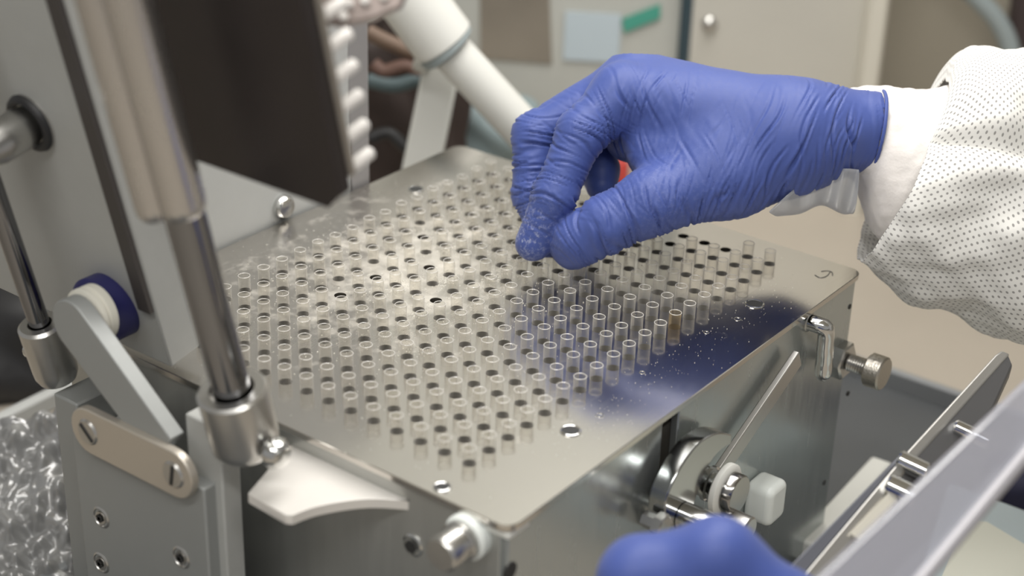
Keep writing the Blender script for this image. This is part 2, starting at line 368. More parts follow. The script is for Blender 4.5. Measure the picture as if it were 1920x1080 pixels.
# thin white block that paints a highlight under the near corner
bm = NB(); box(bm, (FX - .0008, FY - .0008, -.0062), (FX + .012, FY + .012, -.0036)); part('corner_highlight', bm, m_nylon, bevel=.0005)

# --- front face: tab, socket screw and nylon thumb knob
zt = -.010
pts = [onz(465, 925, zt), onz(535, 965, zt)] + spline([onz(548, 966, zt), onz(600, 948, zt), onz(690, 935, zt), onz(782, 940, zt)], 6)
pts = [Vector((p.x, p.y, zt)) for p in pts] + [Vector((FX + .001, .0085, zt)), Vector((FX + .001, .0755, zt))]
bm = NB(); prism(bm, pts, (0, 0, -.0045)); part('support_tab', bm, mat('bright_tab_steel', (.82, .79, .75), .35, .25), bevel=.0004)  # pale, barely metallic colour paints an overexposed reflection on the tab
bm = NB(); c = onx(775, 1022, FX); lathe(bm, c + X * .001, -X, [(.0050, 0), (.0050, .0014), (.0042, .0018), (.0040, .0006)], 28); sc = part('socket_screw', bm, m_chrome)
bm = NB(); lathe(bm, c, -X, [(.0030, .0016), (.0030, .0019)], 6); part('socket', bm, m_dark, sc)
c = onx(884, 1000, FX)
bm = NB(); lathe(bm, c + X * .001, -X, [(.0092, 0), (.0096, .001), (.0096, .0050), (.0085, .0062)], 32); kn = part('thumb_knob', bm, m_nylonblue)
bm = NB(); lathe(bm, c - X * .0050, -X, [(.0076, 0), (.0082, .0008), (.0082, .0030), (.0074, .0036), (.0074, .0125), (.0062, .0140)], 32); part('knob_cap', bm, m_satin, kn)
bm = NB(); c = onx(957, 1070, FX); c = ony(957, 1070, FY); lathe(bm, c, -Y, [(.0036, -.001), (.0036, .0004), (.0028, .0004)], 24); part('screw', bm, m_dark)

# --- posts of grey plate on the front, link bracket and screws
UP = Vector((-.2165, 0, .9763)).normalized()                  # the raised lid and its struts lean back towards the front
xp = -.062
yr = onx(381, 900, xp).y; yl = onx(150, 950, xp).y
bm = NB(); prism(bm, [Vector((xp, yr, ZM)), Vector((xp, yl, ZM)), Vector((xp, yl, onx(150, 800, xp).z)), Vector((xp, yr, onx(150, 800, xp).z))], (.012, 0, 0)); post = part('post_plate', bm, m_alu, bevel=.0008)
bm = NB(); box(bm, (xp + .008, yl + .0005, ZM), (FX - .0005, yl + .008, -.03)); part('post_plate', bm, m_panel, bevel=.002)
bm = NB(); box(bm, (xp + .010, yl + .0085, ZM), (FX - .002, yl + .024, -.016)); part('post_plate', bm, m_alu, bevel=.001)
# upright behind the bracket, right side
ya, yb = onx(385, 740, xp).y, onx(322, 740, xp).y
bm = NB(); box(bm, (xp + .006, ya, -.12), (xp + .016, yb, .010)); part('upright', bm, m_frame, bevel=.0008)
for q in ((190, 970), (190, 1055), (340, 1045)):
    c = onx(*q, xp); bm = NB(); lathe(bm, c + X * .0005, -X, [(.0052, 0), (.0052, .0006), (.0044, .0011), (.0040, .0004), (.0032, .0004), (.0030, .0012)], 28); s = part('socket_screw', bm, m_satin)
    bm = NB()
    for a in range(3):
        d = Vector((0, math.cos(a * math.pi / 3 + .3), math.sin(a * math.pi / 3 + .3))); obox(bm, c - X * .0012, X * .0002, d * .0019, d.cross(X) * .0006)
    part('socket', bm, m_dark, s)
xb = xp - .0005
s1, s2 = onx(165, 810, xb - .004), onx(325, 890, xb - .004)
d = (s2 - s1).normalized(); nrm = X; v = d.cross(nrm); v = v if v.z > 0 else -v
def stadium(a, b, r, n=10):
    d = (b - a).normalized(); v = d.cross(X); v = v if v.z > 0 else -v; out = []
    for k in range(n + 1): t = math.radians(90 + 180 * k / n); out.append(a + d * r * math.cos(t) + v * r * math.sin(t))
    for k in range(n + 1): t = math.radians(-90 + 180 * k / n); out.append(b + d * r * math.cos(t) + v * r * math.sin(t))
    return out
bm = NB(); prism(bm, stadium(s1, s2, .0108), (.0040, 0, 0)); br = part('link_bracket', bm, m_beigesteel, bevel=.0006)
for c, ang in ((s1, 40), (s2, -70)):
    bm = NB(); lathe(bm, c + X * .0004, -X, [(.0060, 0), (.0060, .0004), (.0052, .0013), (.0001, .0013)], 32); s = part('slotted_screw', bm, m_satin, br)
# slots: dark bars let into the heads
for c, ang in ((s1, 42), (s2, 100)):
    dd = Vector((0, math.cos(math.radians(ang)), math.sin(math.radians(ang))))
    bm = NB(); obox(bm, c - X * .0010, X * .0003, dd * .0047, dd.cross(X) * .0007); part('screw_slot', bm, m_dark, br)
# link arm from the bracket up to the roller, lying close behind the bracket
e0 = onx(132, 612, xp - .001); e1 = onx(292, 832, xp - .001)
dv = (e1 - e0).normalized(); w = dv.cross(X); arm = []
for k in range(13): t = math.radians(90 + 180 * k / 12); arm.append(e0 + dv * .0115 * math.cos(t) + w * .0115 * math.sin(t))
arm += [e1 - w * .0100 + dv * .004, e1 + w * .0100 + dv * .004]
bm = NB(); prism(bm, arm, (.0075, 0, 0)); part('link_arm', bm, m_alu, bevel=.0006)
bm = NB(); c = e0 + X * .0078 + dv * -.001
prof = []
lathe(bm, c, X, [(.0105, 0), (.0122, .0008), (.0122, .0030), (.0112, .0038), (.0122, .0046), (.0122, .0080), (.0105, .0088)], 36); part('roller', bm, mat('ivory_roller', (.74, .72, .64), .45))
c = onx(168, 590, xp + .016); bm = NB(); lathe(bm, c + X * .002, X, [(.0130, 0), (.0150, .001), (.0150, .022), (.0130, .023)], 36); part('roller_cap', bm, m_bluecap)

# --- struts: collars on the posts, rods and the big sleeve
def strut(foot, r_rod, L_rod, r_col, L_col, name_rod='strut_rod', Ls=0, r_s=0, s0=0, tap=1.0):
    bm = NB(); lathe(bm, foot - UP * L_col * .35, UP, [(r_col * .86, -.0), (r_col * .98, .003), (r_col, .006), (r_col, L_col - .0012), (r_col - .0012, L_col), (r_rod * 1.18, L_col), (r_rod * 1.18, L_col - .006)], 40, True, True); co = part('strut_collar', bm, m_satin)
    bm = NB(); cyl(bm, foot - UP * .004, foot + UP * L_rod, r_rod, n=36); part(name_rod, bm, m_strut)
    if Ls:
        bm = NB(); sd = (RIGHT - UP * RIGHT.dot(UP)).normalized()
        for off, rr in ((0, .0088), (-.0100, .0070)): lathe(bm, foot + UP * s0 + sd * off, UP, [(rr * .80, 0), (rr * .96, .002), (rr, .005), (rr, Ls)], 40)
        obox(bm, foot + UP * (s0 + Ls / 2 + .003) - sd * .005, sd * .004, UP * (Ls / 2 - .003), sd.cross(UP) * .0045)
        part('strut_sleeve', bm, mat('sleeve_steel', (.55, .53, .51), .26, .9, .02, 80, (1, 1, .2), .05))
    return co
fR = onx(453, 800, -.052); cR = strut(fR, .0076, .20, .0138, .030, Ls=.24, r_s=.0112, s0=.101)
fL = onx(97, 672, -.047); cL = strut(fL, .0045, .16, .0098, .030)
bm = NB(); c = fR - UP * .006 - Y * .0130; lathe(bm, c + Y * .002, -Y, [(.0034, 0), (.0034, .004), (.0062, .0045), (.0066, .0065), (.0050, .0095), (.0020, .0105)], 24); part('clamp_screw', bm, m_chrome, cR)
bm = NB(); c = fL + Y * .0095; lathe(bm, c - Y * .001, Y, [(.0030, 0), (.0030, .003), (.0044, .0034), (.0044, .006), (.0030, .0075)], 20); part('clamp_screw', bm, m_chrome, cL)
# rod-end fitting at the top of the thin strut, on a stub out of the grey panel
pt = onx(10, 350, -.040 - .299 / .954 * .075)
# --- large grey lid frame behind the struts
def lean(px, py, x0, z0):
    """point where the sight line meets the leaning plane through (x0, z0) that holds Y and UP"""
    nn = Vector((UP.z, 0, -UP.x)); r = Vector(ray(px, py)); o = Vector(CAM); t = (Vector((x0, 0, z0)) - o).dot(nn) / r.dot(nn); return o + r * t
px0, pz0 = -.031, .020
c1 = lean(322, 690, px0, pz0)
yR = c1.y; z1 = c1.z
def LP(y, l, off=0): return Vector((c1.x, y, c1.z)) + UP * l + Vector((UP.z, 0, -UP.x)) * off
bm = NB(); prism(bm, [LP(yR, 0), LP(yR + .26, 0), LP(yR + .26, .34), LP(yR, .34)], Vector((UP.z, 0, -UP.x)) * .017); frame = part('lid_frame', bm, m_frame, bevel=.0010)
c = lean(62, 228, px0, pz0)
nn = Vector((UP.z, 0, -UP.x))
bm = NB(); lathe(bm, c + nn * .001, -nn, [(.0125, 0), (.0125, .002), (.0080, .003), (.0080, .006), (.0088, .007), (.0088, .020), (.0070, .026), (.0070, .048)], 32); part('pivot_stub', bm, m_satin, frame)
bm = NB(); torus(bm, c - nn * .0015, nn, .0105, .0022, 36, 8); part('stub_ring', bm, m_black, frame)
bm = NB(); prism(bm, [LP(yR + .0005, .030, -.0002), LP(yR + .0080, .030, -.0002), LP(yR + .0080, .338, -.0002), LP(yR + .0005, .338, -.0002)], -nn * .0022); part('edge_strip', bm, mat('dark_edge_strip', (.055, .048, .045), .5), frame)
e = fL + UP * .16
bm = NB(); lathe(bm, e - UP * .010, UP, [(.0055, 0), (.0075, .003), (.0075, .016), (.0050, .020)], 24); part('rod_end', bm, m_satin)
# --- dark pin plate (the lid itself), nearer to the camera
k0 = at(665, 385, .575)
def LD(l, s, off=0): return k0 + UP * l + Y * s + nn * off
bm = NB(); ch = .007
prism(bm, [LD(0, ch), LD(0, .088), LD(.26, .088), LD(.26, 0), LD(ch, 0)], -nn * .006); lid = part('pin_plate', bm, m_lid, bevel=.0006)
bm = NB(); prism(bm, [LD(ch + .004, -.0002, .0004), LD(.26, -.0002, .0004), LD(.26, .0045, .0004), LD(ch + .004, .0045, .0004)], nn * .0032); part('plate_rim', bm, m_lidrim, lid, bevel=.0005)
for k in range(12):
    bm = NB(); b0 = LD(.011 + k * .0116, .0045, .0002); cyl(bm, b0, b0 + nn * .0165, .0024, n=20, ch=.0007); part('pin', bm, m_pin, lid)
# a second row of pins past the first, seen at the top
for k in range(6):
    bm = NB(); b0 = LD(.085 + k * .0116, .0154, .0002); cyl(bm, b0, b0 + nn * .0165, .0024, n=20, ch=.0007); part('pin', bm, m_pin, lid)
bm = NB(); b = [at(572, 40, .562), at(640, 48, .562), at(700, 36, .562), at(752, 14, .562), at(775, -40, .562), at(560, -40, .562)]
prism(bm, b, FWD * .005); pb = part('pin_block', bm, mat('bronze_block', (.30, .25, .23), .45, .5), bevel=.001)
for q in ((622, 20), (655, 8), (685, 2), (645, 32), (600, 12), (720, -6)):
    bm = NB(); c = at(*q, .562); cyl(bm, c + FWD * .001, c - FWD * .003, .0016, n=16, ch=.0004); part('pin', bm, m_pin, pb)

# --- side face: cam lever, link bar, rollers, bumper, hook, knurled screw
ys = FY - .004
a0, a1 = ony(1490, 668, ys), ony(1335, 895, ys)
dl = (a1 - a0).normalized(); wl = dl.cross(Y).normalized() * .0048
bm = NB(); prism(bm, [a0 - wl, a0 + wl, a1 + wl, a1 - wl], (0, -.0032, 0)); part('link_bar', bm, m_satin, bevel=.0005)
yc = FY - .0125
def S(x, y): p = ony(x, y, yc); return p
outer = [S(1258, 1010), S(1247, 975), S(1249, 940), S(1262, 905), S(1284, 865), S(1312, 830), S(1345, 812), S(1373, 815)]
inner = [S(1372, 832), S(1348, 848), S(1328, 875), S(1313, 910), S(1302, 945), S(1292, 985), S(1285, 1015)]
bm = NB(); prism(bm, spline(outer, 5) + spline(inner, 5), (0, .0085, 0)); lev = part('cam_lever', bm, mat('lever_chrome', (.42, .43, .43), .12, 1), bevel=.0009, seg=3)  # chrome darkened in its colour for the dark surroundings it reflects
c = ony(1345, 912, FY - .010)
bm = NB(); lathe(bm, c + Y * .011, -Y, [(.0070, 0), (.0070, .006), (.0082, .0065), (.0082, .0085), (.0070, .009), (.0070, .0125)], 32); part('pivot_sleeve', bm, m_chrome)
bm = NB(); c2 = c - Y * .0018; lathe(bm, c2, -Y, [(.0112, 0), (.0122, .0008), (.0122, .0032), (.0110, .0042), (.0085, .0044)], 44); part('nylon_washer', bm, m_nylon)
bm = NB(); c3 = c2 - Y * .0042; lathe(bm, c3, -Y, [(.0092, 0), (.0092, .0046), (.0086, .0054), (.0001, .0054)], 44); part('pivot_bolt', bm, mat('bolt_steel', (.36, .35, .34), .16, 1))  # steel colour lowered to paint a dark reflection on the bolt face
# milky bumper on the side panel
cb = ony(1410, 925, FY)
bm = NB(); cbs = cb + Vector((.0, 0, 0)); pts = roundrect(cbs, X, Z, .0084, .0106, .0045); prism(bm, pts, (0, -.0145, 0)); part('bumper', bm, m_nylonblue, bevel=.0032, seg=5)
# lower cross shaft, hex bolt and knurled end
c = ony(1270, 962, FY - .010)
bm = NB(); lathe(bm, c + Y * .005, -Y, [(.0062, 0), (.0062, .006), (.0056, .0064), (.0056, .0076), (.0062, .008), (.0062, .030)], 32); part('cross_shaft', bm, m_chrome)
c = ony(1385, 985, FY - .024)
bm = NB(); cyl(bm, c + Y * .006, c - Y * .006, .0060, n=28, ch=.0008); part('knurled_nut', bm, m_satin)
c = ony(1238, 985, FY - .0135)
bm = NB(); lathe(bm, c + Y * .008, -Y, [(.0036, 0), (.0036, .006), (.0056, .0062), (.0056, .0100), (.0048, .0106)], 6); part('hex_bolt', bm, m_satin)
c = ony(1232, 950, FY - .002)
bm = NB(); lathe(bm, c + Y * .002, -Y, [(.0042, 0), (.0042, .005), (.0036, .0056)], 20); part('stud', bm, m_satin)
# chrome hook: a pin that turns down into a pointed tongue
h0 = ony(1514, 603, FY); hk = [h0 + Y * .002, h0 - Y * .006, h0 + Vector((.002, -.0088, -.002)), h0 + Vector((.004, -.0086, -.010)), h0 + Vector((.0065, -.0080, -.020)), h0 + Vector((.0078, -.0076, -.028)), h0 + Vector((.0082, -.0075, -.033))]
bm = NB(); tube(bm, spline(hk, 5), [.0040] * 8 + [.0042] * 3 + [.0040] * 6 + [.0042] * 5 + [.0044] * 4 + [.0040, .0034, .0026, .0015, .0005], 16); part('hook', bm, m_chrome)
bm = NB(); lathe(bm, h0 + Y * .001, -Y, [(.0048, 0), (.0048, .0022), (.0038, .0028)], 20); part('hook_collar', bm, m_satin)
# knurled adjusting screw with hex collar
c = ony(1572, 672, FY)
bm = NB(); lathe(bm, c + Y * .001, -Y, [(.0094, 0), (.0098, .0006), (.0098, .0056), (.0088, .0064)], 6); part('hex_collar', bm, m_satin)
bm = NB(); prof = [(.0042, 0)]
for k in range(9): prof += [(.0046, .0006 + k * .0012), (.0040, .0012 + k * .0012)]
lathe(bm, c - Y * .006, -Y, prof, 24); part('threaded_shaft', bm, m_satin)
bm = NB(); nk = 44; R = orient(-Y)
lathe(bm, c - Y * .0165, -Y, [(.0078, 0), (.0086, .0008), (.0086, .0080), (.0078, .0088)], nk)
for v_ in bm.verts:
    pass
kn = part('knurled_knob', bm, mat('knurled_steel', (.50, .47, .42), .35, 1, .5, 900))
# maker's small marks left on the panel face: two drilled pits
for q in ((1593, 575), (1590, 738), (1545, 905)):
    bm = NB(); c = ony(*q, FY); lathe(bm, c + Y * .0005, -Y, [(.0014, 0), (.0014, .0008)], 16); part('pit', bm, m_dark, side)

# ------------------------------------------------------------------ the operator: gloved hands, cuff and gown sleeve
per = empty('person', at(1700, 250, .80), 'person in blue gloves and white gown sleeve, pinching a capsule over the plate', 'person')
D0 = .80
def q3(px, py, dz, d0=None):
    d = (D0 if d0 is None else d0) + dz * .001; return np.array([(px - 960) / F * d, (py - 540) / F * d, d])
def cone(Q, a, b, ra, rb):
    ab = b - a; t = np.clip(((Q - a) @ ab) / (ab @ ab), 0, 1); d = Q - a - t[:, None] * ab
    return np.sqrt((d * d).sum(1)) - (ra + (rb - ra) * t)
def smin(a, b, k):
    h = np.clip(.5 + .5 * (b - a) / k, 0, 1); return b + (a - b) * h - k * h * (1 - h)
def surface(sdf, lo, hi, h):
    ax = [np.arange(lo[i], hi[i] + h, h) for i in range(3)]; nx, ny, nz = map(len, ax); V = np.empty((nx, ny, nz), np.float32)
    yy, zz = np.meshgrid(ax[1], ax[2], indexing='ij')
    for i0 in range(0, nx, 24):
        xs = ax[0][i0:i0 + 24]; Q = np.stack([np.repeat(xs, ny * nz), np.tile(yy.ravel(), len(xs)), np.tile(zz.ravel(), len(xs))], 1)
        V[i0:i0 + 24] = sdf(Q).reshape(len(xs), ny, nz)
    ins = V < 0; c = [ins[a:nx - 1 + a, b:ny - 1 + b, d:nz - 1 + d] for a in (0, 1) for b in (0, 1) for d in (0, 1)]
    s = sum(x.astype(np.int8) for x in c); act = (s > 0) & (s < 8); idx = -np.ones(act.shape, np.int64); ijk = np.argwhere(act); idx[act] = np.arange(len(ijk))
    corners = [(a, b, d) for a in (0, 1) for b in (0, 1) for d in (0, 1)]
    acc = np.zeros((len(ijk), 3)); cnt = np.zeros(len(ijk))
    for a in range(8):
        for b in range(a + 1, 8):
            A_, B_ = np.array(corners[a]), np.array(corners[b])
            if abs(A_ - B_).sum() != 1: continue
            va = V[tuple((ijk + A_).T)]; vb = V[tuple((ijk + B_).T)]; m = (va < 0) != (vb < 0); t = va[m] / (va[m] - vb[m])
            acc[m] += A_ + (B_ - A_) * t[:, None]; cnt[m] += 1
    vert = (ijk + acc / cnt[:, None]) * h + np.array(lo); faces = []
    for axis in range(3):
        o1, o2 = [(1, 2), (2, 0), (0, 1)][axis]; e = [0, 0, 0]; e[axis] = 1
        s0 = ins[:nx - e[0], :ny - e[1], :nz - e[2]]; s1 = ins[e[0]:, e[1]:, e[2]:]; E_ = np.argwhere(s0 != s1)
        E_ = E_[(E_[:, o1] > 0) & (E_[:, o2] > 0) & (E_[:, o1] < act.shape[o1]) & (E_[:, o2] < act.shape[o2])]
        fl = s0[tuple(E_.T)]; u = np.zeros(3, int); u[o1] = 1; w = np.zeros(3, int); w[o2] = 1
        f = np.stack([idx[tuple((E_ - u - w).T)], idx[tuple((E_ - w).T)], idx[tuple(E_.T)], idx[tuple((E_ - u).T)]], 1)
        f[~fl] = f[~fl][:, ::-1]; faces.append(f)
    return vert, np.concatenate(faces)
def laplace(v, f, it, lam=.5):
    e = np.concatenate([f[:, [0, 1]], f[:, [1, 2]], f[:, [2, 3]], f[:, [3, 0]]])
    for _ in range(it):
        s = np.zeros_like(v); c = np.zeros(len(v))
        for a, b in ((0, 1), (1, 0)): np.add.at(s, e[:, a], v[e[:, b]]); np.add.at(c, e[:, a], 1)
        v = v + lam * (s / c[:, None] - v)
    return v
def vnormals(v, f):
    n = np.cross(v[f[:, 2]] - v[f[:, 0]], v[f[:, 3]] - v[f[:, 1]]); out = np.zeros_like(v)
    for k in range(4): np.add.at(out, f[:, k], n)
    return out / (np.linalg.norm(out, axis=1, keepdims=True) + 1e-12)
def wob(v, scale, seed, octv=5):
    r = np.random.default_rng(seed); s = np.zeros(len(v))
    for _ in range(octv):
        k = r.normal(size=3); k /= np.linalg.norm(k); s += np.sin(v @ k * (2 * math.pi / scale) * r.uniform(.6, 1.6) + r.uniform(0, 6.3))
    return s / math.sqrt(octv)
def to_object(name, v, f, m, parent, attrs=None):
    W = CAM + v @ A; me = bpy.data.meshes.new(name); me.from_pydata(W.tolist(), [], f.tolist()); me.update()
    for p in me.polygons: p.use_smooth = True
    for k, val in (attrs or {}).items():
        a = me.attributes.new(k, 'FLOAT', 'POINT'); a.data.foreach_set('value', val.astype(np.float32))
    o = bpy.data.objects.new(name, me); COL.objects.link(o); me.materials.append(m)
    if parent is not None: par(o, parent)
    return o
def glove_material():
    m = mat('blue_nitrile', (.060, .094, .315), .50, 0, .10, 420, None, .06, spec=.35, sheen=.10); nt = m.node_tree; N = nt.nodes; L = nt.links.new; b = N['Principled BSDF']
    base = b.inputs['Base Color'].links[0].from_socket
    at_ = N.new('ShaderNodeAttribute'); at_.attribute_name = 'powder'; tc = N.new('ShaderNodeTexCoord'); n = N.new('ShaderNodeTexNoise'); n.inputs['Scale'].default_value = 420; n.inputs['Detail'].default_value = 6; n.inputs['Roughness'].default_value = .75; L(tc.outputs['Object'], n.inputs[0])
    ml = N.new('ShaderNodeMath'); ml.operation = 'MULTIPLY'; L(at_.outputs['Fac'], ml.inputs[0])
    mr = N.new('ShaderNodeMapRange'); mr.inputs['From Min'].default_value = .50; mr.inputs['From Max'].default_value = .75; L(n.outputs[0], mr.inputs[0]); L(mr.outputs[0], ml.inputs[1])
    mx = N.new('ShaderNodeMix'); mx.data_type = 'RGBA'; L(ml.outputs[0], mx.inputs['Factor']); L(base, mx.inputs['A']); mx.inputs['B'].default_value = (.55, .58, .72, 1); L(mx.outputs['Result'], b.inputs['Base Color'])
    return m
m_glove = glove_material()
mm_ = .001
J = dict(im=q3(1166, 178, 0), ip=q3(1090, 250, -6), id=q3(1040, 366, -8), it=q3(1001, 455, -2),
         mm=q3(1190, 150, 17), mp=q3(1004, 254, 14), md=q3(1000, 362, 12), mt=q3(1026, 452, 8),
         rm=q3(1204, 160, 35), rp=q3(1088, 256, 36), rd=q3(1124, 318, 34), rt=q3(1128, 348, 30),
         pm=q3(1222, 185, 50), pp=q3(1108, 252, 52), pd=q3(1106, 298, 50), pt=q3(1112, 322, 46),
         w0=q3(1490, 252, -8), w1=q3(1490, 250, 24), c0=q3(1660, 243, -4), c1=q3(1660, 243, 16),
         t0=q3(1370, 322, -8), t1=q3(1222, 378, -16), t2=q3(1140, 420, -14), t3=q3(1086, 450, -8), t4=q3(1071, 467, -4))
def right_hand(Q):
    def C_(a, b, ra, rb): return cone(Q, J[a], J[b], ra * mm_, rb * mm_)
    k = .004
    idx = smin(smin(C_('im', 'ip', 14, 11.8), C_('ip', 'id', 11.6, 10.2), k), C_('id', 'it', 10.2, 8.9), k)
    mid = smin(smin(C_('mm', 'mp', 14, 11.2), C_('mp', 'md', 11.2, 10), k), C_('md', 'mt', 10, 8.2), k)
    rng_ = smin(smin(C_('rm', 'rp', 12, 10.5), C_('rp', 'rd', 10.5, 9.5), k), C_('rd', 'rt', 9.5, 8), k)
    pnk = smin(smin(C_('pm', 'pp', 11, 9), C_('pp', 'pd', 9, 8.3), k), C_('pd', 'pt', 8.2, 7), k)
    palm = smin(C_('im', 'w0', 14, 21), C_('mm', 'w0', 14, 21), .012); palm = smin(palm, C_('rm', 'w1', 13, 19), .012); palm = smin(palm, C_('pm', 'w1', 13, 19), .012)
    pad = cone(Q, q3(1180, 256, 18), q3(1400, 280, 8), .012, .020); palm = smin(palm, pad, .014)
    th0 = smin(C_('t0', 't1', 20, 14.6), cone(Q, q3(1470, 285, -8), J['t0'], .019, .020), .010)
    palm = smin(palm, th0, .012)
    web = cone(Q, q3(1225, 285, 0), q3(1330, 290, -4), .012, .018); palm = smin(palm, web, .012)
    fore = smin(C_('w0', 'c0', 22.5, 17.5), C_('w1', 'c1', 20, 17), .010); palm = smin(palm, fore, .014)
    th = smin(smin(C_('t1', 't2', 14.5, 13.6), C_('t2', 't3', 13.6, 12.6), .004), C_('t3', 't4', 12.4, 9.8), .004)
    d = smin(palm, idx, .007)
    for g in (smin(palm, mid, .007), smin(palm, rng_, .006), smin(palm, pnk, .006), smin(palm, th, .008)): d = smin(d, g, .0009)
    cut = Q[:, 0] - q3(1636, 243, 0)[0] + (Q[:, 1] - q3(1636, 243, 0)[1]) * .16      # open glove end
    return np.maximum(d, cut)
lo = np.array(q3(935, 70, -45)); hi = np.array(q3(1668, 525, 0)); lo[2] = D0 - .045; hi[2] = D0 + .075
v, f = surface(right_hand, lo, hi, .00075)
v = laplace(v, f, 2)
def wrinkles(v, nrm, sets):
    """soft folds lying across each axis: long, slightly bent ridges with narrow grooves, broken into runs"""
    d = np.zeros(len(v))
    for (cx, cy, dz, dirx, diry, L_, W_, lam, amp, seed) in sets:
        c = q3(cx, cy, dz); ax = np.array([dirx, diry, 0.]); ax /= np.linalg.norm(ax); pr_ = np.array([-ax[1], ax[0], 0.])
        a = (v - c) @ ax; b = (v - c) @ pr_; z = (v[:, 2] - c[2])
        w = np.exp(-(a / L_) ** 2 - (b / W_) ** 2 - (z / .022) ** 2)
        st = np.stack([a, b * .30, z * .30], 1)                 # noise stretched along the folds
        ph = a / lam + .50 * wob(st, .016, seed) + 6 * b * b / W_ * (.5 if seed % 2 else -.5)
        fr = ph - np.floor(ph) - .5; g = np.exp(-(fr / .115) ** 2); patch = np.clip(.45 + .75 * wob(st, .010, seed + 2), 0, 1)
        d += 2.7 * amp * w * patch * (.40 * (.5 - .5 * np.cos(2 * math.pi * (fr + .5))) - g)
    return d
nrm = vnormals(v, f)
W = [  # px, py, dz, axis, length, width, wavelength, depth, seed
    (1095, 245, -8, -.5, .86, .010, .020, .0050, .0011, 3), (1040, 362, -8, -.42, .9, .013, .018, .0046, .0010, 9),
    (1165, 225, -8, -.9, .3, .015, .016, .0058, .0015, 14), (998, 280, 8, -.1, 1, .020, .020, .0052, .0012, 21), (985, 370, 6, .1, 1, .012, .018, .0048, .0010, 28),
    (1120, 430, -16, .8, -.55, .014, .020, .0058, .0011, 33), (1190, 410, -18, .85, -.5, .018, .018, .0066, .0011, 41),
    (1270, 395, -22, 1, -.1, .020, .016, .0072, .0012, 47), (1370, 350, -26, .93, .36, .026, .020, .0060, .0007, 52),
    (1480, 300, -26, .94, .34, .022, .020, .0056, .0012, 58), (1560, 240, -22, 1, .22, .018, .026, .0070, .0014, 63),
    (1230, 200, -10, 1, .3, .016, .020, .0062, .0008, 71), (1290, 240, -20, .9, -.4, .02, .02, .009, .0006, 75),
     (1060, 300, -8, -.45, .9, .012, .012, .0060, .0008, 81), (1015, 425, -10, -.4, .9, .008, .010, .0050, .0003, 87), (1430, 360, -26, .90, .44, .020, .012, .0050, .0011, 93),
     (1330, 385, -26, .97, .2, .020, .012, .0056, .0011, 97), (1600, 240, -20, .98, .2, .010, .03, .0042, .0010, 99), (970, 310, 8, 0, 1, .03, .010, .0056, .0009, 103), (1150, 445, -18, .85, -.5, .018, .010, .005, .0010, 107)]
v = v + nrm * wrinkles(v, nrm, W)[:, None]
v = v + nrm * (.00016 * wob(v, .022, 91, 8))[:, None]
ft = q3(985, 440, -10); pw = np.exp(-(((v - ft) * np.array([1 / .012, 1 / .016, 1 / .02])) ** 2).sum(1))
pc = q3(1245, 350, -28); pw = np.clip(pw + .14 * np.exp(-(((v - pc) / .028) ** 2).sum(1)), 0, 1)
# open the cut end so the glove is a sleeve of film over the cuff
fn = np.cross(v[f[:, 2]] - v[f[:, 0]], v[f[:, 3]] - v[f[:, 1]]); fn /= np.linalg.norm(fn, axis=1, keepdims=True) + 1e-12
fc = v[f].mean(1); keep = ~((fn @ np.array([.987, .158, 0]) > .93) & (fc[:, 0] > q3(1622, 243, 0)[0]))
glove = to_object('glove', v, f[keep], m_glove, per, {'powder': pw})
tag(glove, 'blue nitrile glove of the right hand, pinching above the plate')
# rolled bead at the glove's end
bead = []
for k in range(48):
    a = 2 * math.pi * k / 48; best = None
    c = q3(1634, 244, 6); dirv = np.array([-.16 * math.cos(a), math.cos(a), 1.0 * math.sin(a)]); r = np.linspace(.010, .045, 120)
    pts_ = c + r[:, None] * dirv; s = np.array(right_hand(pts_ - np.array([.0016, 0, 0]))); i_ = np.argmax(s > 0); bead.append(Vector(CAM + pts_[i_] @ A))
bm = NB(); tube(bm, bead + [bead[0], bead[1]], .0009, 8); finish('cuff_bead', bm, m_glove, glove)

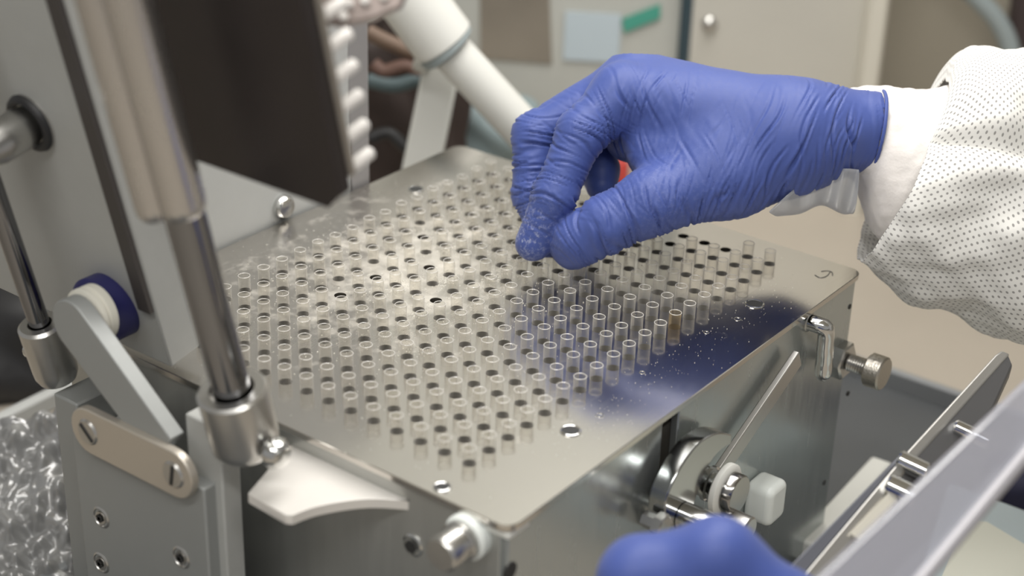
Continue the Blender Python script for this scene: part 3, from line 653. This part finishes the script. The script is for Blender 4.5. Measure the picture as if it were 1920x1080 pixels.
# knit cuff, gown sleeve and sheer film: lofted rings in camera-aligned millimetres
def loft(name, rings, m, parent, thick, nseg=96, sub=10, fold=None, seed=5):
    """rings: (top px, top py, bottom px, bottom py, depth radius mm, dz mm)"""
    R_ = []
    for (tx, ty, bx, by, rz, dz) in rings: t_ = q3(tx, ty, dz); b_ = q3(bx, by, dz); R_.append((Vector((t_ + b_) / 2), Vector((t_ - b_) / 2), Vector((0, 0, rz * .001))))
    ctr = spline([r[0] for r in R_], sub); upv = spline([r[1] for r in R_], sub); dv_ = spline([r[2] for r in R_], sub)
    P_ = np.array([[list(c + u * math.cos(2 * math.pi * k / nseg) + d_ * math.sin(2 * math.pi * k / nseg)) for k in range(nseg)] for c, u, d_ in zip(ctr, upv, dv_)])
    nr = len(ctr); flat = P_.reshape(-1, 3)
    if fold is not None:
        cc = np.repeat(np.array([list(c) for c in ctr]), nseg, 0); out = flat - cc; out /= np.linalg.norm(out, axis=1, keepdims=True); flat = flat + out * fold(flat)[:, None]
    P_ = flat.reshape(nr, nseg, 3); Wd = CAM + flat @ A; fc = []
    for i in range(nr - 1):
        for k in range(nseg): fc.append((i * nseg + k, i * nseg + (k + 1) % nseg, (i + 1) * nseg + (k + 1) % nseg, (i + 1) * nseg + k))
    me = bpy.data.meshes.new(name); me.from_pydata(Wd.tolist(), [], fc); uv = me.uv_layers.new(name='UVMap')
    # even spacing on the cloth: u by girth, v by length (in millimetres)
    girth = np.linalg.norm(np.diff(np.concatenate([P_, P_[:, :1]], 1), axis=1), axis=2).sum(1).mean(); ln = np.concatenate([[0], np.cumsum(np.linalg.norm(np.diff(P_.mean(1), axis=0), axis=1))])
    for p in me.polygons:
        p.use_smooth = True; i = p.index // nseg; k = p.index % nseg
        for li, (ii, kk) in zip(p.loop_indices, ((i, k), (i, k + 1), (i + 1, k + 1), (i + 1, k))): uv.data[li].uv = (kk / nseg * girth * 1000, ln[ii] * 1000 * 1.25)
    o = bpy.data.objects.new(name, me); COL.objects.link(o); me.materials.append(m); par(o, parent)
    so = o.modifiers.new('thickness', 'SOLIDIFY'); so.thickness = thick; so.offset = -1
    return o
def dots_material():
    m = mat('perforated_gown_fabric', (.78, .77, .74), .75, 0, .2, 260, None, .02, sheen=.2); nt = m.node_tree; N = nt.nodes; L = nt.links.new; b = N['Principled BSDF']; base = b.inputs['Base Color'].links[0].from_socket
    uvn = N.new('ShaderNodeUVMap'); ds = []
    for off in ((0, 0, 0), (.5, .5, 0)):
        mp = N.new('ShaderNodeMapping'); mp.inputs['Scale'].default_value = (1 / 3.6, 1 / 4.6, 0); mp.inputs['Location'].default_value = off; L(uvn.outputs[0], mp.inputs[0])
        fr = N.new('ShaderNodeVectorMath'); fr.operation = 'FRACTION'; L(mp.outputs[0], fr.inputs[0]); sb = N.new('ShaderNodeVectorMath'); sb.operation = 'SUBTRACT'; sb.inputs[1].default_value = (.5, .5, 0); L(fr.outputs[0], sb.inputs[0])
        s2 = N.new('ShaderNodeVectorMath'); s2.operation = 'MULTIPLY'; s2.inputs[1].default_value = (3.6, 4.6, 0); L(sb.outputs[0], s2.inputs[0]); l_ = N.new('ShaderNodeVectorMath'); l_.operation = 'LENGTH'; L(s2.outputs[0], l_.inputs[0]); ds.append(l_.outputs['Value'])
    mn = N.new('ShaderNodeMath'); mn.operation = 'MINIMUM'; L(ds[0], mn.inputs[0]); L(ds[1], mn.inputs[1])
    mr = N.new('ShaderNodeMapRange'); mr.inputs['From Min'].default_value = .45; mr.inputs['From Max'].default_value = .75; L(mn.outputs[0], mr.inputs[0])
    mx = N.new('ShaderNodeMix'); mx.data_type = 'RGBA'; mx.inputs['A'].default_value = (.30, .29, .28, 1); L(mr.outputs[0], mx.inputs['Factor']); L(base, mx.inputs['B']); L(mx.outputs['Result'], b.inputs['Base Color'])
    return m
m_gown = dots_material()
loft('knit_cuff', [(1590, 172, 1580, 318, 24, 6), (1640, 166, 1612, 345, 25, 6), (1690, 170, 1640, 425, 30, 6), (1740, 174, 1690, 468, 34, 6), (1830, 150, 1800, 490, 36, 6)], m_cuff, per, .0012, fold=lambda p: .0005 * wob(p, .008, 4, 8))
def sfold(p):
    c = q3(1820, 290, 0); b = (p[:, 1] - c[1]) - .12 * (p[:, 0] - c[0])
    return .0026 * wob(p, .05, 31, 6) + .0010 * wob(p, .018, 37, 6) - .010 * np.exp(-(b / .0055) ** 2) * np.exp(-((p[:, 0] - c[0]) / .03) ** 2)
loft('gown_sleeve', [(1772, 150, 1610, 490, 44, 8), (1786, 112, 1640, 520, 49, 8), (1820, 86, 1720, 560, 54, 8), (1870, 88, 1830, 606, 58, 8), (1940, 98, 1960, 650, 62, 6), (2080, 130, 2150, 740, 66, 0), (2300, 190, 2380, 840, 70, -10)], m_gown, per, .0006, nseg=140, fold=sfold)
# sheer film hanging below the wrist
film = [[(1440, 398), (1480, 362), (1530, 322), (1580, 316), (1612, 318)], [(1452, 404), (1490, 382), (1535, 350), (1580, 345), (1610, 350)], [(1458, 405), (1496, 398), (1540, 380), (1576, 388), (1606, 388)], [(1462, 404), (1500, 400), (1540, 384), (1578, 400), (1600, 400)]]
vs = []; fc = []
for r_i, row in enumerate(film):
    for c_i, p in enumerate(spline([Vector((x, y, 0)) for x, y in row], 6)): vs.append(at(p.x, p.y, D0 - .020 + .006 * math.sin(c_i * .9 + r_i) * .4 + r_i * .006))
nc = len(vs) // 4
for r_i in range(3):
    for c_i in range(nc - 1): fc.append((r_i * nc + c_i, r_i * nc + c_i + 1, (r_i + 1) * nc + c_i + 1, (r_i + 1) * nc + c_i))
me = bpy.data.meshes.new('sheer_film'); me.from_pydata(vs, [], fc); o = bpy.data.objects.new('sheer_film', me); COL.objects.link(o); me.materials.append(m_sheer); par(o, per)
for p in me.polygons: p.use_smooth = True
s_ = o.modifiers.new('sub', 'SUBSURF'); s_.levels = s_.render_levels = 2; s_ = o.modifiers.new('thickness', 'SOLIDIFY'); s_.thickness = .0003

# other hand: a fist closing on the crank handle at the lower edge of the picture
D1 = .575
def q4(px, py, dz): return q3(px, py, dz, D1)
def left_hand(Q):
    k = .004
    def fing(a, b, c, r): return smin(cone(Q, a, b, r * 1.12, r), cone(Q, b, c, r, r * .86), k)
    f1 = fing(q4(1480, 1150, 0), q4(1345, 1040, -4), q4(1290, 1110, 16), .0118)
    f2 = fing(q4(1440, 1190, 6), q4(1190, 1090, 4), q4(1165, 1150, 20), .0122)
    f3 = fing(q4(1420, 1260, 10), q4(1180, 1150, 10), q4(1190, 1210, 24), .0118)
    f4 = fing(q4(1420, 1330, 14), q4(1190, 1230, 14), q4(1210, 1280, 26), .0105)
    back = smin(cone(Q, q4(1460, 1160, 4), q4(1640, 1380, -10), .015, .022), cone(Q, q4(1430, 1320, 14), q4(1630, 1450, -6), .014, .022), .014)
    br_ = cone(Q, q4(1345, 1058, 2), q4(1220, 1078, 5), .0125, .0125)
    fore = cone(Q, q4(1640, 1420, -10), q4(1850, 1640, -70), .027, .030)
    d = smin(smin(smin(f1, f2, .012), f3, .003), f4, .003); d = smin(d, br_, .012); d = smin(d, back, .010); d = smin(d, fore, .012)
    th = smin(cone(Q, q4(1560, 1260, -2), q4(1450, 1220, -14), .015, .012), cone(Q, q4(1450, 1220, -14), q4(1360, 1200, -14), .012, .009), k)
    return smin(d, th, .006)
lo = np.array([q4(1040, 0, 0)[0], q4(0, 940, 0)[1], D1 - .125]); hi = np.array([q4(2050, 0, 0)[0], q4(0, 1850, 0)[1], D1 + .08])
v2, f2_ = surface(left_hand, lo, hi, .0016); v2 = laplace(v2, f2_, 3); n2 = vnormals(v2, f2_); v2 = v2 + n2 * (.00025 * wob(v2, .03, 17, 6))[:, None]
g2 = to_object('glove', v2, f2_, m_glove, per, {'powder': np.zeros(len(v2))}); tag(g2, 'blurred blue glove of the other hand at the crank')

# ------------------------------------------------------------------ right foreground: lever bar, clear panel, box
lv = empty('lever_bar', at(1700, 860, .70), 'flat steel lever bar slanting up at the lower right, behind the clear panel', 'lever')
def dep(x, y, a, b_, da, db):                                # depth along the bar, from its top (a) to its foot (b_)
    t = ((x - a[0]) * (b_[0] - a[0]) + (y - a[1]) * (b_[1] - a[1])) / ((b_[0] - a[0]) ** 2 + (b_[1] - a[1]) ** 2); return da + (db - da) * t
def on_bar(x, y, off=0): return at(x, y, dep(x, y, (1880, 660), (1520, 1080), .74, .645) + off)
nb = ((on_bar(1520, 1080) - on_bar(1880, 660)).cross(RIGHT)).normalized(); nb = nb if nb.dot(FWD) > 0 else -nb
web = [on_bar(1890, 662, .001), on_bar(1899, 684, .001), on_bar(1862, 765, .001), on_bar(1700, 960, .001), on_bar(1600, 1130, .001), on_bar(1500, 1130, .001), on_bar(1706, 858, .001)]
bm = NB(); prism(bm, web, nb * .008); finish('side_web', bm, mat('dark_web', (.15, .15, .155), .4, .6), lv, bevel=.001)
b = [on_bar(1866, 664), on_bar(1878, 656), on_bar(1894, 662), on_bar(1711, 866), on_bar(1510, 1130), on_bar(1462, 1130), on_bar(1698, 848)]
bm = NB(); prism(bm, b, nb * .009); finish('bar', bm, mat('bar_steel', (.50, .49, .47), .4, .85, .04, 100), lv, bevel=.0010)
b = [on_bar(1698, 840, .002), on_bar(1700, 850, .002), on_bar(1466, 1130, .002), on_bar(1412, 1130, .002)]
bm = NB(); prism(bm, b, nb * .010); finish('slate_band', bm, mat('slate_tone', (.14, .145, .17), .5, .3), lv, bevel=.001)  # dark slate band along the lower left of the bar
for x, y, r_, L_ in ((1700, 868, .0042, .009), (1678, 916, .0050, .009), (1805, 806, .0034, .012)):
    bm = NB(); c = on_bar(x, y, -.002); d_ = (RIGHT * .85 + DOWN * .40 - FWD * .25).normalized(); cyl(bm, c - d_ * .004, c + d_ * L_, r_, n=24, ch=.0008); finish('roller_pin', bm, m_chrome, lv)
b = [on_bar(1668, 922, -.003), on_bar(1686, 934, -.003), on_bar(1612, 1012, -.003), on_bar(1594, 1000, -.003)]
bm = NB(); prism(bm, b, nb * .003); finish('bright_strip', bm, mat('strip_brass', (.80, .77, .68), .35, .4), lv)
cp = empty('clear_panel', at(1800, 900, .56), 'blurred clear plastic panel edge slanting across the lower right corner', 'panel')
def on_pane(x, y): return at(x, y, dep(x, y, (1930, 760), (1600, 1080), .60, .53))
b = [on_pane(1950, 695), on_pane(1950, 815), on_pane(1670, 1150), on_pane(1470, 1150), on_pane(1711, 922), on_pane(1822, 816)]
nc_ = ((b[2] - b[0]).cross(b[1] - b[0])).normalized(); nc_ = nc_ if nc_.dot(FWD) > 0 else -nc_
bm = NB(); prism(bm, b, nc_ * .006); finish('pane', bm, m_acryl, cp, bevel=.0010)
bm = NB(); tube(bm, [on_pane(1955, 815), on_pane(1672, 1155)], .0026, 14); finish('edge_trim', bm, mat('grey_edge', (.40, .39, .42), .3, .2), cp)
# pale box with cream sheet
bxr = empty('plastic_box', onz(1880, 1060, ZF), 'pale blue plastic box holding a cream sheet, in the lower right corner', 'box')
zb = ZF + .030; q = [onz(1778, 900, zb), onz(2050, 1000, zb), onz(2050, 1300, zb), onz(1690, 1180, zb)]
bm = NB(); prism(bm, q, -Z * .0295); finish('box_body', bm, m_paleblue, bxr, bevel=.003)
q = [onz(1808, 978, zb), onz(1850, 985, zb), onz(2000, 1075, zb), onz(2000, 1220, zb), onz(1740, 1150, zb)]
bm = NB(); prism(bm, [p + Z * .0012 for p in q], Z * .001); finish('sheet', bm, m_cream, bxr)
bm = NB(); obox(bm, at(1935, 918, .95), HR * .025, HF * .02, Z * .016)
tag(finish('cloth_bundle', bm, m_navy, bevel=.008, seg=4), 'dark navy cloth bundle at the right edge beyond the clear panel', 'cloth')

# ------------------------------------------------------------------ tray and strip behind the machine
XT = onz(1690, 705, ZF + .014).x
tr = empty('tray', (.1, 0, ZF), 'large dark grey tray in which the steel machine stands', 'tray')
bm = NB(); box(bm, (-.20, -.085, ZF), (XT, .24, ZF + .003)); finish('tray_base', bm, m_tray, tr)
for lo_, hi_ in (((XT, -.091, ZF), (XT + .006, .246, ZF + .015)), ((-.206, -.091, ZF), (-.2, .246, ZF + .015)), ((-.2, .24, ZF), (XT, .246, ZF + .015)), ((-.2, -.091, ZF), (XT, -.085, ZF + .015))):
    bm = NB(); box(bm, lo_, hi_); finish('tray_wall', bm, m_trayrim, tr, bevel=.0015)
a_, b_ = onz(1632, 884, ZF + .018), onz(1540, 985, ZF + .018)
t_ = (b_ - a_).normalized(); w_ = Z.cross(t_)
bm = NB(); obox(bm, (a_ + b_) / 2 + Z * -.0075, t_ * .05, w_ * .0065, Z * .0070); tag(finish('spacer_block', bm, m_nylon, bevel=.002), 'white plastic spacer block lying in the dark tray beside the machine', 'spacer block')

# ------------------------------------------------------------------ left: dark bag, tray rim, crinkled film bag
bm = NB(); bmesh.ops.create_icosphere(bm, subdivisions=4, radius=1)
c = at(0, 640, 1.05)
for v_ in bm.verts:
    n_ = v_.co.copy(); s = 1 + .10 * math.sin(5 * n_.x + 2) * math.sin(4 * n_.y) + .06 * math.sin(9 * n_.z + n_.x * 6)
    v_.co = c + HR * n_.x * .085 * s + HF * n_.y * .06 * s + Z * n_.z * .060 * s
tag(finish('black_bag', bm, m_black, smooth=180), 'soft black bag behind the machine at the left edge of the photo', 'bag')
a_, b_ = at(-60, 825, .93), at(92, 750, .96)
t_ = (b_ - a_).normalized(); w_ = Z.cross(t_).normalized()
bm = NB(); obox(bm, (a_ + b_) / 2, t_ * .05, w_ * .004, Z * .006); bmx = finish('bench_rail', bm, m_panel, bevel=.002); tag(bmx, 'pale grey metal rail behind the crinkled film at the left edge', 'rail')
nu, nv = 70, 90; vs = []; fc = []
o0 = at(-60, 1130, .84); U = (at(150, 1130, .84) - o0); V_ = (at(-60, 800, .89) - o0)
gp = np.array([[i / (nu - 1), 1.7 * j_ / (nv - 1), 0] for i in range(nu) for j_ in range(nv)])
hgt = sum(np.abs(wob(gp, s_, 60 + k, 4)) * a_ for k, (s_, a_) in enumerate(((.9, .008), (.5, .006), (.28, .0026), (.13, .0007))))
for (u, w, _), h in zip(gp, hgt): vs.append(o0 + U * u + V_ * (w / 1.7) + (Z * .8 - FWD * .6) * float(h))
for i in range(nu - 1):
    for j_ in range(nv - 1): fc.append((i * nv + j_, (i + 1) * nv + j_, (i + 1) * nv + j_ + 1, i * nv + j_ + 1))
me = bpy.data.meshes.new('film_bag'); me.from_pydata(vs, [], fc); o = bpy.data.objects.new('film_bag', me); COL.objects.link(o); me.materials.append(m_bag)
for p in me.polygons: p.use_smooth = True
so = o.modifiers.new('thickness', 'SOLIDIFY'); so.thickness = .0006
tag(o, 'crinkled grey plastic film bag in the lower left corner', 'plastic bag')

# ------------------------------------------------------------------ behind the plate
# white flat post and slanting white tube
bm = NB(); t1, t2, b1, b2 = at(795, 112, 1.04), at(862, 128, 1.04), at(742 - 27, 500, 1.075), at(826 - 38, 500, 1.075)
prism(bm, [t1, t2, b2, b1], FWD * .012)
post2 = finish('white_post', bm, m_whitetube, bevel=.002); tag(post2, 'flat white post standing behind the plate under the slanting tube', 'post')
bm = NB(); cyl(bm, at(780, 108, 1.045), at(812, 122, 1.045), .008, n=20, ch=.002); finish('post_hook', bm, m_whitetube, post2)
tb = empty('white_tube', at(840, 80, 1.0), 'white plastic tube slanting down behind the hand, with a thicker upper end', 'tube')
ta, tbp, tc_ = at(529, -326, .94), at(838, 88, 1.0), at(1010, 275, 1.03)
bm = NB(); cyl(bm, ta, tbp - (tbp - ta).normalized() * .002, .0195, .0195, n=40, ch=.002); finish('thick_section', bm, m_whitetube, tb)
dd = (tc_ - tbp).normalized()
bm = NB(); lathe(bm, tbp - dd * .004, dd, [(.0165, 0), (.0185, .001), (.0185, .005), (.0155, .007)], 40); finish('ring', bm, m_greyring, tb)
bm = NB(); cyl(bm, tbp - dd * .002, tc_ + dd * .06, .0128, n=40); finish('thin_section', bm, m_whitetube, tb)
XC = ony(655, 180, .2185).x
# pale frame strip seen past the pins and the grey rear cover
bm = NB(); prism(bm, [Vector((XC + .0005, .2187, -.05)), Vector((ony(692, 180, .2187).x, .2187, -.05)), Vector((ony(692, 180, .2187).x, .2187, .16)), Vector((XC + .0005, .2187, .16))], Y * .01); tag(finish('frame_strip', bm, mat('mauve_grey_strip', (.30, .29, .29), .45), bevel=.001), 'grey upright strip seen past the white pins of the lid', 'strip')
rc = empty('rear_cover', onz(480, 440, -.002), 'light grey cover standing behind the left edge of the drilled plate', 'cover')
g1, g2_ = onz(372, 492, 0.), onz(640, 384, 0.); g1 = Vector((g1.x, .2185, -.004)); g2_ = Vector((.20, .2185, -.004))
bm = NB(); prism(bm, [Vector((.02, .2185, -.05)), Vector((XC, .2185, -.05)), Vector((XC, .2185, .16)), Vector((.02, .2185, .16))], Y * .006); cv = finish('cover_plate', bm, m_panel, rc, bevel=.001)
c = ony(528, 386, .2183); bm = NB(); lathe(bm, c + Y * .0006, -Y, [(.0060, 0), (.0066, .001), (.0066, .003), (.0050, .005), (.002, .0056)], 28); finish('cover_screw', bm, m_chrome, rc)
# dark cluttered bundle behind the post
cl = empty('cable_bundle', at(740, 250, 1.10), 'dark brown bundle of cloth and cables behind the white post', 'cables')
bm = NB(); bmesh.ops.create_icosphere(bm, subdivisions=4, radius=1); c = at(750, 250, 1.16)
for v_ in bm.verts:
    n_ = v_.co.copy(); s = 1 + .16 * math.sin(6 * n_.x + 1) * math.sin(5 * n_.y + 2) + .1 * math.sin(8 * n_.z + n_.x * 5); v_.co = c + HR * n_.x * .046 * s + HF * n_.y * .02 * s + Z * n_.z * .094 * s
finish('bundle', bm, m_brown, cl, smooth=180)
for k, (pts_, r_, m_) in enumerate((([(690, 60), (730, 80), (790, 100), (800, 60)], .005, mat('tan_cable', (.22, .15, .11), .6)), ([(690, 150), (740, 160), (790, 150), (830, 175)], .005, mat('dull_teal_cable', (.10, .14, .15), .6)), ([(692, 260), (730, 250), (770, 280), (800, 250)], .004, m_black), ([(700, 120), (720, 135), (760, 125), (790, 140)], .005, mat('rust_cable', (.16, .09, .07), .6)))):
    bm = NB(); tube(bm, spline([at(x, y, 1.075) for x, y in pts_], 6), r_, 12); finish('cable', bm, m_, cl)
bm = NB(); bmesh.ops.create_icosphere(bm, subdivisions=4, radius=1); c = at(930, 255, 1.20)
for v_ in bm.verts:
    n_ = v_.co.copy(); s = 1 + .12 * math.sin(5 * n_.x + 1) * math.sin(6 * n_.y + 2) + .08 * math.sin(8 * n_.z + n_.x * 5); v_.co = c + HR * n_.x * .034 * s + HF * n_.y * .02 * s + Z * n_.z * .034 * s
tag(finish('wiping_cloth', bm, m_teal, smooth=180), 'crumpled grey blue cloth behind the back corner of the plate', 'cloth')
# paper tag and green tape on the wall
wd = WF + .034 - .012
def onwall(x, y, f_):
    r = Vector(ray(x, y)); t = (f_ - (Vector(CAM) - C0).dot(HF)) / r.dot(HF); return Vector(CAM) + r * t
wl_ = WF + .0085
bm = NB(); prism(bm, [onwall(1060, 22, wl_), onwall(1165, 28, wl_), onwall(1160, 118, wl_), onwall(1056, 112, wl_)], HF * .0012); tag(finish('paper_tag', bm, m_paper), 'pale blue paper sheet on the wall above the hand', 'paper')
bm = NB(); prism(bm, [onwall(1166, 36, wl_), onwall(1238, 8, wl_), onwall(1238, 34, wl_), onwall(1170, 62, wl_)], HF * .0012); tag(finish('green_tape', bm, m_green), 'green strip of tape slanting on the wall beside the paper', 'tape')
bm = NB(); prism(bm, [onwall(900, -20, wl_), onwall(1030, -20, wl_), onwall(1035, 120, wl_), onwall(900, 110, wl_)], HF * .004); tag(finish('notice_board', bm, mat('dull_brown_card', (.24, .21, .17), .6, 0, 0, 14, None, .35)), 'dull brown card leaning on the wall left of the pale paper', 'card')
c = onwall(1330, 44, WF - .0005); bm = NB(); lathe(bm, c + HF * .001, -HF, [(.0055, 0), (.0055, .003), (.0035, .005), (.0012, .006)], 20); tag(finish('wall_screw', bm, m_satin), 'small steel screw in the beige wall above the hand', 'screw')
bm = NB(); c = onwall(1163, 318, WF - .06); lathe(bm, c, Z, [(.005, -.009), (.0062, -.008), (.0062, .005), (.005, .007)], 24); lathe(bm, Vector((c.x, c.y, ZF + .001)), Z, [(.006, 0), (.0050, c.z - ZF - .0095)], 20)
tag(finish('red_cap', bm, m_red), 'red plastic cap seen through the loop of the gloved fingers', 'cap')
# grey hose at the top right
bm = NB(); tube(bm, spline([onwall(x, y, WF + .07) for x, y in ((1770, -60), (1835, 0), (1872, 42), (1895, 95), (1905, 180), (1906, 300))], 8), .0075, 16)
tag(finish('hose', bm, m_greyring), 'grey hose bending down behind the gown sleeve at the top right', 'hose')
bm = NB(); obox(bm, onwall(1938, 20, WF + .10), HR * .018, HF * .01, Z * .06); tag(finish('dark_box', bm, mat('dark_maroon_box', (.05, .035, .035), .5), bevel=.004), 'dark box at the top right corner beside the round port', 'box')

# ------------------------------------------------------------------ light
def area(name, loc, target, sx, sy, power, col):
    l = bpy.data.lights.new(name, 'AREA'); l.shape = 'RECTANGLE'; l.size = sx; l.size_y = sy; l.energy = power; l.color = col
    o = bpy.data.objects.new(name, l); COL.objects.link(o); o.location = loc; o.rotation_euler = (Vector(target) - Vector(loc)).to_track_quat('-Z', 'Y').to_euler(); return o
area('ceiling_lamp', hp(.05, .80, .69), hp(.05, .80, 0), .9, .35, 7.8, (1, .98, .945))
area('front_lamp', hp(-.10, .05, .69), hp(0, .75, -.05), .9, .07, 4.0, (1, .99, .96))
w = bpy.data.worlds.new('room'); SC.world = w; w.use_nodes = True; bg = w.node_tree.nodes['Background']; bg.inputs[0].default_value = (1, .99, .965, 1); bg.inputs[1].default_value = .34
SC.view_settings.view_transform = 'Standard'; SC.view_settings.look = 'None'; SC.view_settings.gamma = 1; SC.view_settings.use_curve_mapping = False; SC.view_settings.exposure = 0
SC.cycles.transparent_max_bounces = 40; SC.cycles.max_bounces = 10
